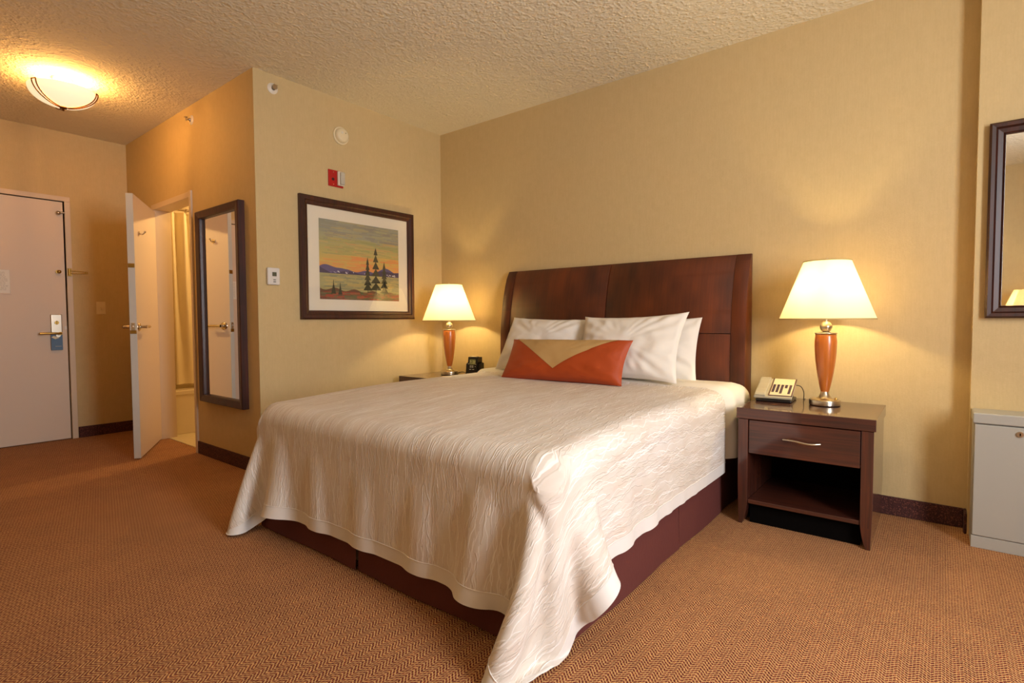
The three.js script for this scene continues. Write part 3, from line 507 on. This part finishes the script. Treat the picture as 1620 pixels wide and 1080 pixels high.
// ------------------------------------------------------------------ headboard
{
  const x0 = 0.83, x1 = 2.712, t = thing('headboard', 'dark mahogany curved headboard panel against the wall', 'headboard', [0, 0, 0]);
  const zf = (y) => 0.03 + 0.118 * Math.pow(clamp(1 - Math.pow(clamp((y - 0.8) / 0.65), 2.1)), 0.75);
  const piece = (name, a, b, y0, y1, lift = 0, off = 0) => {
    const s = new THREE.Shape(); s.moveTo(0.012, y0); const n = 22; for (let i = 0; i <= n; i++) { const y = lerp(y0, y1, i / n); s.lineTo(zf(y) + lift, y); } s.lineTo(0.012, y1); s.closePath();
    const g = extrude(s, b - a, 0.0015); g.applyMatrix4(new THREE.Matrix4().makeBasis(new THREE.Vector3(0, 0, 1), new THREE.Vector3(0, 1, 0), new THREE.Vector3(-1, 0, 0))); g.translate(b, 0, 0);
    return obj(name, uvm(toCreasedNormals(g, 0.6), 'y', off), M.headboardWood, t);
  };
  const sw = 0.082, mid = (x0 + x1) / 2, g = 0.0042;
  piece('stile', x0, x0 + sw, 0.1, 1.45, 0.004, 0.1); piece('stile', x1 - sw, x1, 0.1, 1.45, 0.004, 0.7);
  piece('upper_panel', x0 + sw + g, mid - g, 0.969, 1.45, 0, 0.37); piece('upper_panel', mid + g, x1 - sw - g, 0.968, 1.45, 0, 0.55);
  piece('lower_panel', x0 + sw + g, mid - g, 0.3, 0.964, 0, 0.21); piece('lower_panel', mid + g, x1 - sw - g, 0.3, 0.964, 0, 0.83);
  obj('backing', bx(x0 + 0.02, x1 - 0.02, 0.12, 1.44, 0.001, 0.0118), M.black, t);
}

// ------------------------------------------------------------------ bed
const BX0 = 0.90, BX1 = 2.70, BZ0 = 0.165, BZ1 = 2.165, BTOP = 0.655;
{
  const b = thing('bed', 'king bed mattress and base with a dark brown bed skirt', 'bed', [0, 0, 0]);
  obj('mattress', bx(BX0, BX1, 0.33, BTOP - 0.045, BZ0, BZ1 - 0.01, 0.09), M.linen, b);
  obj('box_base', bx(BX0 + 0.02, BX1 - 0.02, 0.02, 0.328, BZ0, BZ1 - 0.03, 0.01), M.linen, b);
  const panel = (a, c, side) => { // a, c along the run; flares a little towards the floor
    const n = 40, m = 10, pos = [], idx = [];
    for (let j = 0; j <= m; j++) for (let i = 0; i <= n; i++) { const u = lerp(a, c, i / n), v = j / m, y = lerp(0.33, 0.006, v), o = 0.002 + 0.010 * v + 0.004 * v * Math.sin(u * 9 + a * 5) + 0.003 * v * perlin.noise(u * 6, v * 2, a); side === 'foot' ? pos.push(u, y, BZ1 - 0.008 + o) : side === 'right' ? pos.push(BX1 - 0.008 + o, y, u) : pos.push(BX0 + 0.008 - o, y, u); }
    for (let j = 0; j < m; j++) for (let i = 0; i < n; i++) { const k = j * (n + 1) + i; idx.push(k, k + n + 1, k + 1, k + 1, k + n + 1, k + n + 2); }
    const g = new THREE.BufferGeometry(); g.setAttribute('position', new THREE.Float32BufferAttribute(pos, 3)); g.setAttribute('uv', new THREE.Float32BufferAttribute(pos.flatMap((_, i) => (i % 3 === 0 ? [pos[i] + pos[i + 2], pos[i + 1]] : [])), 2)); g.setIndex(side === 'right' ? flipIdx(idx) : idx); g.computeVertexNormals();
    return obj('skirt_panel', g, M.skirtCloth ??= M.skirt.clone(), b);
  };
  M.skirtCloth = M.skirt.clone(); M.skirtCloth.side = THREE.DoubleSide;
  panel(BX0, 1.712, 'foot'); panel(1.720, BX1 + 0.004, 'foot'); panel(BZ0, 1.124, 'right'); panel(1.131, BZ1 + 0.004, 'right'); panel(BZ0, BZ1, 'left');
}
function flipIdx(a) { const o = []; for (let i = 0; i < a.length; i += 3) o.push(a[i], a[i + 2], a[i + 1]); return o; }
// surface from a grid function
function gridGeo(nu, nv, f, uvf) {
  const pos = [], uv = [], idx = [];
  for (let j = 0; j <= nv; j++) for (let i = 0; i <= nu; i++) { pos.push(...f(i / nu, j / nv)); const q = uvf ? uvf(i / nu, j / nv) : [i / nu, j / nv]; uv.push(...q); }
  for (let j = 0; j < nv; j++) for (let i = 0; i < nu; i++) { const a = j * (nu + 1) + i; idx.push(a, a + nu + 1, a + 1, a + 1, a + nu + 1, a + nu + 2); }
  const g = new THREE.BufferGeometry(); g.setAttribute('position', new THREE.Float32BufferAttribute(pos, 3)); g.setAttribute('uv', new THREE.Float32BufferAttribute(uv, 2)); g.setIndex(idx); g.computeVertexNormals(); return g;
}
{ // white bedding under the coverlet at the head end
  const y0 = 0.30, prof = (s, z) => { // s from -1 (left hem) to 1 (right hem)
    const out = lerp(0.05, -0.004, smooth(0.46, 0.58, z)), xl = BX0 - out, xr = BX1 + out, top = BTOP + lerp(0.036, 0.006, smooth(0.47, 0.57, z)) - 0.02 * smooth(0.30, 0.17, z), r = 0.085;
    const drop = top - y0, arc = r * Math.PI / 2, flat = xr - xl - 2 * r, total = 2 * (drop - r) + 2 * arc + flat; let d = (s + 1) / 2 * total;
    const wob = 0.008 * perlin.noise(z * 9, s * 6, 3.1) + 0.005 * Math.sin(z * 38 + s * 3) * smooth(0.6, 1, Math.abs(s));
    if (d < drop - r) return [xl - wob * 1.2, y0 + d, z]; d -= drop - r;
    if (d < arc) { const a = d / r; return [xl + r - r * Math.cos(a), top - r + r * Math.sin(a), z]; } d -= arc;
    if (d < flat) return [xl + r + d, top + 0.006 * perlin.noise(d * 5, z * 7, 0.4) * smooth(0, 0.1, d), z]; d -= flat;
    if (d < arc) { const a = d / r; return [xr - r + r * Math.sin(a), top - r + r * Math.cos(a), z]; } d -= arc;
    return [xr + wob * 1.2 + 0.01 * smooth(0, 0.3, d), top - r - d, z];
  };
  tag(obj('white_bed_sheet', gridGeo(170, 40, (u, v) => prof(u * 2 - 1, lerp(0.17, 0.78, v))), M.sheet), 'plain white bedding at the head end under the patterned coverlet', 'bedding');
}
{ // coverlet: a cloth let fall over the bed
  const hgrid = 0.026, dropL = 0.33, dropR = 0.385, dropF = 0.455, zHead = 0.545, cx0 = BX0 - 0.024, cx1 = BX1 + 0.024, cz1 = BZ1 + 0.024;
  const rx0 = cx0 - dropL, rx1 = cx1 + dropR, rz0 = zHead, rz1 = cz1 + dropF;
  const nx = Math.round((rx1 - rx0) / hgrid) + 1, nz = Math.round((rz1 - rz0) / hgrid) + 1, n = nx * nz, hx = (rx1 - rx0) / (nx - 1), hz = (rz1 - rz0) / (nz - 1);
  const P = new Float64Array(n * 3), Q = new Float64Array(n * 3), W = new Float64Array(n); const r = rng(9);
  const R = 0.085, top = BTOP + 0.016;
  const sag = (z) => 0.035 * Math.pow(smooth(1.2, 2.3, z), 1.2);
  for (let j = 0; j < nz; j++) for (let i = 0; i < nx; i++) {
    const k = j * nx + i, x = rx0 + i * hx, z = rz0 + j * hz; P[k * 3] = x; P[k * 3 + 2] = z; const inside = x > cx0 + R && x < cx1 - R && z < cz1 - R - 0.02;
    const edge = 0.008 * (1 - smooth(0, 0.03, z - rz0));
    P[k * 3 + 1] = top - sag(z) + (inside ? 0.004 * perlin.noise(x * 3, z * 3, 7.7) + edge : 0.004 + 0.01 * r()); W[k] = inside ? 0 : 1;
    Q.set(P.subarray(k * 3, k * 3 + 3), k * 3);
  }
  // rest shape: the cloth corners are rounded off
  const RX = new Float64Array(n), RZ = new Float64Array(n);
  for (let k = 0; k < n; k++) {
    const x = P[k * 3], z = P[k * 3 + 2], left = x < cx0, ox = left ? cx0 - x : x - cx1, oz = z - cz1; RX[k] = x; RZ[k] = z; if (ox <= 0 || oz <= 0) continue;
    const D = left ? dropL : dropR, a = ox / D, b = oz / dropF, K = left ? 0.4 : 0.42, a2 = a * Math.sqrt(1 - K * b * b), b2 = b * Math.sqrt(1 - K * a * a);
    RX[k] = left ? cx0 - a2 * D : cx1 + a2 * D; RZ[k] = cz1 + b2 * dropF; P[k * 3] = Q[k * 3] = RX[k]; P[k * 3 + 2] = Q[k * 3 + 2] = RZ[k];
  }
  const C = []; const link = (i, j, i2, j2, s) => { if (i2 < 0 || i2 >= nx || j2 >= nz) return; const a = j * nx + i, b = j2 * nx + i2; if (!W[a] && !W[b]) return; C.push(a, b, Math.hypot(RX[b] - RX[a], RZ[b] - RZ[a]), s); };
  for (let j = 0; j < nz; j++) for (let i = 0; i < nx; i++) { link(i, j, i + 1, j, 1); link(i, j, i, j + 1, 1); link(i, j, i + 1, j + 1, 0.08); link(i, j, i - 1, j + 1, 0.08); link(i, j, i + 2, j, 0.3); link(i, j, i, j + 2, 0.3); link(i, j, i + 4, j, 0.12); link(i, j, i, j + 4, 0.12); }
  const CA = new Float64Array(C), nc = C.length / 4, mx = (cx0 + cx1) / 2, hxx = (cx1 - cx0) / 2;
  const collide = (k) => {
    const o = k * 3; let x = P[o], y = P[o + 1], z = P[o + 2];
    const tp = top - sag(z);
    // rounded box: x in [cx0, cx1], z up to cz1, top tp; corner radius in plan a little larger
    const rp = 0.05; let qx = Math.abs(x - mx) - (hxx - rp), qz = z - (cz1 - rp); const px = Math.max(qx, 0), pz = Math.max(qz, 0);
    let dPlan = Math.hypot(px, pz) - rp; if (qx <= 0 && qz <= 0) dPlan = Math.max(qx, qz) - rp;
    const ax = dPlan + R, ay = y - (tp - R);
    let d; if (ax > 0 && ay > 0) d = Math.hypot(ax, ay) - R; else d = Math.max(ax, ay) - R;
    if (d < 0) {
      let nX, nY, nZ; let sx = Math.sign(x - mx), gx = px, gz = pz; const gl = Math.hypot(gx, gz); if (gl > 1e-9) { gx /= gl; gz /= gl; } else if (qx > qz) { gx = 1; gz = 0; } else { gx = 0; gz = 1; }
      let wp, wy; if (ax > 0 && ay > 0) { const l = Math.hypot(ax, ay) || 1; wp = ax / l; wy = ay / l; } else if (ax > ay) { wp = 1; wy = 0; } else { wp = 0; wy = 1; }
      nX = gx * sx * wp; nZ = gz * wp; nY = wy;
      P[o] -= nX * d; P[o + 1] -= nY * d; P[o + 2] -= nZ * d;
      const f = 0.35; for (let c = 0; c < 3; c++) P[o + c] += (Q[o + c] - P[o + c]) * f * (c === 1 ? 0.5 : 1) * (W[k] ? 1 : 0);
    }
    if (P[o + 1] < 0.014) { P[o + 1] = 0.014; P[o] += (Q[o] - P[o]) * 0.03; P[o + 2] += (Q[o + 2] - P[o + 2]) * 0.03; }
    if (P[o] > 2.79 && P[o + 2] < 0.66 && P[o + 1] < 0.61) P[o] = 2.79; // nightstand
  };
  const PULL = 0.75, steps = 300, iters = 22, dt2 = 0.000278 * 9.8;
  // the loose corners were tucked in by hand: draw them towards the bed corner
  const pull = (k, o, s) => {
    const i = k % nx, j = (k - i) / nx, x = rx0 + i * hx, z = rz0 + j * hz; const ox = Math.max(cx0 - x, x - cx1), oz = z - cz1; if (ox <= 0 || oz <= 0) return;
    const tX = x < mx ? cx0 + 0.02 : cx1 - 0.07, tZ = cz1 + 0.02, f = PULL * smooth(10, 60, s) * dt2 * Math.min(1, Math.min(ox, oz) * 8);
    const dx = tX - P[o], dz = tZ - P[o + 2], l = Math.hypot(dx, dz) || 1; const m = Math.min(1, l / 0.12); const lf = x < mx; P[o] += dx / l * f * m * (lf ? 3.4 : 1.8); P[o + 2] += dz / l * f * m * (lf ? 0.5 : 0.36);
  };
  for (let s = 0; s < steps; s++) {
    const damp = s < 220 ? 0.985 : 0.93;
    for (let k = 0; k < n; k++) if (W[k]) { const o = k * 3; for (let c = 0; c < 3; c++) { const p = P[o + c], v = (p - Q[o + c]) * damp; Q[o + c] = p; P[o + c] = p + v - (c === 1 ? dt2 : 0); } pull(k, o, s); }
    for (let it = 0; it < iters; it++) for (let q = 0; q < nc; q++) {
      const a = CA[q * 4] * 3, b = CA[q * 4 + 1] * 3, wa = W[CA[q * 4]], wb = W[CA[q * 4 + 1]];
      const dx = P[b] - P[a], dy = P[b + 1] - P[a + 1], dz = P[b + 2] - P[a + 2], l = Math.sqrt(dx * dx + dy * dy + dz * dz) || 1e-9; const f = (l - CA[q * 4 + 2]) / l / (wa + wb) * CA[q * 4 + 3];
      P[a] += dx * f * wa; P[a + 1] += dy * f * wa; P[a + 2] += dz * f * wa; P[b] -= dx * f * wb; P[b + 1] -= dy * f * wb; P[b + 2] -= dz * f * wb;
    }
    for (let k = 0; k < n; k++) if (W[k]) collide(k);
  }
  // refine with a Catmull-Rom patch
  const cr = (p0, p1, p2, p3, t) => 0.5 * (2 * p1 + (p2 - p0) * t + (2 * p0 - 5 * p1 + 4 * p2 - p3) * t * t + (3 * p1 - p0 - 3 * p2 + p3) * t * t * t);
  const at = (i, j, c) => P[(clamp(j, 0, nz - 1) * nx + clamp(i, 0, nx - 1)) * 3 + c];
  const sample = (u, v) => { const fi = u * (nx - 1), fj = v * (nz - 1), i = Math.min(Math.floor(fi), nx - 2), j = Math.min(Math.floor(fj), nz - 2), ti = fi - i, tj = fj - j; const out = [0, 0, 0]; for (let c = 0; c < 3; c++) { const row = (jj) => cr(at(i - 1, jj, c), at(i, jj, c), at(i + 1, jj, c), at(i + 2, jj, c), ti); out[c] = cr(row(j - 1), row(j), row(j + 1), row(j + 2), tj); } return out; };
  const band = 0.055, du = band / (rx1 - rx0), dv = band / (rz1 - rz0);
  const patch = (u0, u1, v0, v1, a, b, lift = 0) => gridGeo(a, b, (s, t) => sample(lerp(u0, u1, s), lerp(v0, v1, t)), (s, t) => [rx0 + lerp(u0, u1, s) * (rx1 - rx0), rz0 + lerp(v0, v1, t) * (rz1 - rz0)]);
  const cv = thing('patterned_coverlet', 'cream coverlet with raised wavy threads draped over bed', 'coverlet');
  obj('cloth', patch(du, 1 - du, 0, 1 - dv, nx * 2, nz * 2), M.coverlet, cv);
  const hem = obj('hem', [patch(0, du, 0, 1 - dv, 6, nz * 2), patch(1 - du, 1, 0, 1 - dv, 6, nz * 2), patch(0, 1, 1 - dv, 1, nx * 2, 6)], M.hem, cv); hem.userData = { label: 'plain stitched hem band' };
  const st = []; const edgePts = []; for (let i = 0; i <= 60; i++) edgePts.push(sample(du, (1 - dv) * i / 60)); for (let i = 1; i <= 80; i++) edgePts.push(sample(lerp(du, 1 - du, i / 80), 1 - dv)); for (let i = 1; i <= 60; i++) edgePts.push(sample(1 - du, (1 - dv) * (1 - i / 60)));
  obj('hem_seam', tube(edgePts, 0.0022, 300, 5), M.hem, cv);
}

// ------------------------------------------------------------------ pillows
function pillowGeo(w, h, t, seed, opt = {}) {
  const { pinch = 0.06, p = 2.4, wr = 1, crown = 0.5, nu = 70, nv = 48 } = opt;
  const surf = (x, y, s) => {
    const ex = 1 - Math.pow(Math.abs(x), p), ey = 1 - Math.pow(Math.abs(y), p); const th = t / 2 * Math.pow(Math.max(ex * ey, 0), crown);
    const px = x * w / 2 * (1 - pinch * (1 - y * y) * 0.7), py = y * h / 2 * (1 - pinch * (1 - x * x));
    const c = Math.abs(x) * Math.abs(y), rad = Math.atan2(y * h, x * w), edgeN = Math.max(Math.abs(x), Math.abs(y));
    let d = 0.010 * perlin.noise(px * 5 + seed, py * 5, s * 2 + seed) + 0.006 * perlin.noise(px * 14 + seed, py * 11 + seed, s) + 0.009 * c * Math.sin(rad * 22 + seed * 3) * (1 - Math.pow(edgeN, 6)) + 0.006 * perlin.noise(px * 9 + py * 22, seed, s * 3);
    d *= wr * smooth(0, 0.25, Math.min(ex, ey) * 1.0);
    return [px, py, s * (th + d + 0.0025 * (1 - Math.pow(edgeN, 12)))];
  };
  const f = gridGeo(nu, nv, (u, v) => surf(u * 2 - 1, 1 - v * 2, 1)), b = gridGeo(nu, nv, (u, v) => surf(1 - u * 2, 1 - v * 2, -1));
  return { geo: mergeVertices(mergeGeometries([f, b], false), 1e-4), surf };
}
// basis from a bottom edge to a top edge
function leanMatrix(BL, BR, TL, TR) {
  const v = (a) => new THREE.Vector3(...a); const c = v(BL).add(v(BR)).add(v(TL)).add(v(TR)).multiplyScalar(0.25);
  const X = v(BR).add(v(TR)).sub(v(BL)).sub(v(TL)).normalize(); let Y = v(TL).add(v(TR)).sub(v(BL)).sub(v(BR)).normalize(); const Z = X.clone().cross(Y).normalize(); Y = Z.clone().cross(X);
  return new THREE.Matrix4().makeBasis(X, Y, Z).setPosition(c);
}
function placeLean(o, m) { m.decompose(o.position, o.quaternion, o.scale); }
const shadePillow = M.linen;
for (const [BL, BR, TL, TR, w, h, t, seed, label] of [
  [[1.10, 0.70, 0.46], [1.76, 0.70, 0.46], [1.02, 1.068, 0.26], [1.70, 1.03, 0.26], 0.70, 0.44, 0.17, 1.3, 'white bed pillow leaning on the headboard beside the clock radio side'],
  [[1.80, 0.70, 0.305], [2.49, 0.70, 0.305], [1.76, 1.02, 0.215], [2.455, 1.035, 0.215], 0.71, 0.41, 0.13, 4.1, 'white bed pillow tucked behind another on the telephone side'],
  [[1.775, 0.705, 0.525], [2.445, 0.705, 0.525], [1.735, 1.035, 0.33], [2.39, 1.08, 0.33], 0.72, 0.47, 0.17, 8.6, 'white bed pillow with a pointed upper corner in front of another pillow'],
]) { const { geo } = pillowGeo(w, h, t, seed, { wr: 1.3, pinch: seed > 8 ? 0.13 : 0.08 }); const o = obj('bed_pillow', geo, M.linen); placeLean(o, leanMatrix(BL, BR, TL, TR)); tag(o, label, 'pillow', 'white bed pillows'); }
{
  const { geo, surf } = pillowGeo(0.90, 0.30, 0.15, 2.2, { pinch: 0.07, p: 2.8, wr: 0.7 });
  const t = thing('lumbar_cushion', 'orange lumbar cushion with a tan pointed flap', 'cushion'); placeLean(t, leanMatrix([1.315, 0.680, 0.715], [2.197, 0.680, 0.715], [1.305, 0.905, 0.575], [2.184, 0.925, 0.575]));
  obj('cushion_cover', geo, M.orange, t);
  const flap = gridGeo(60, 40, (u, v) => { const x = lerp(-0.90, 0.86, u), X = lerp(x, -0.02, v), Y = lerp(0.985, -0.62, v); const p = surf(X, Y, 1); return [p[0], p[1], p[2] + 0.003]; });
  const fo = obj('pointed_flap', flap, M.tan, t); fo.userData = { label: 'tan suede triangular flap' };
}

scene.traverse((o) => { if (o.isMesh) { o.castShadow = true; o.receiveShadow = true; } if (o.isPointLight) { o.castShadow = true; o.shadow.mapSize.set(1024, 1024); } });
renderer.render(scene, camera);
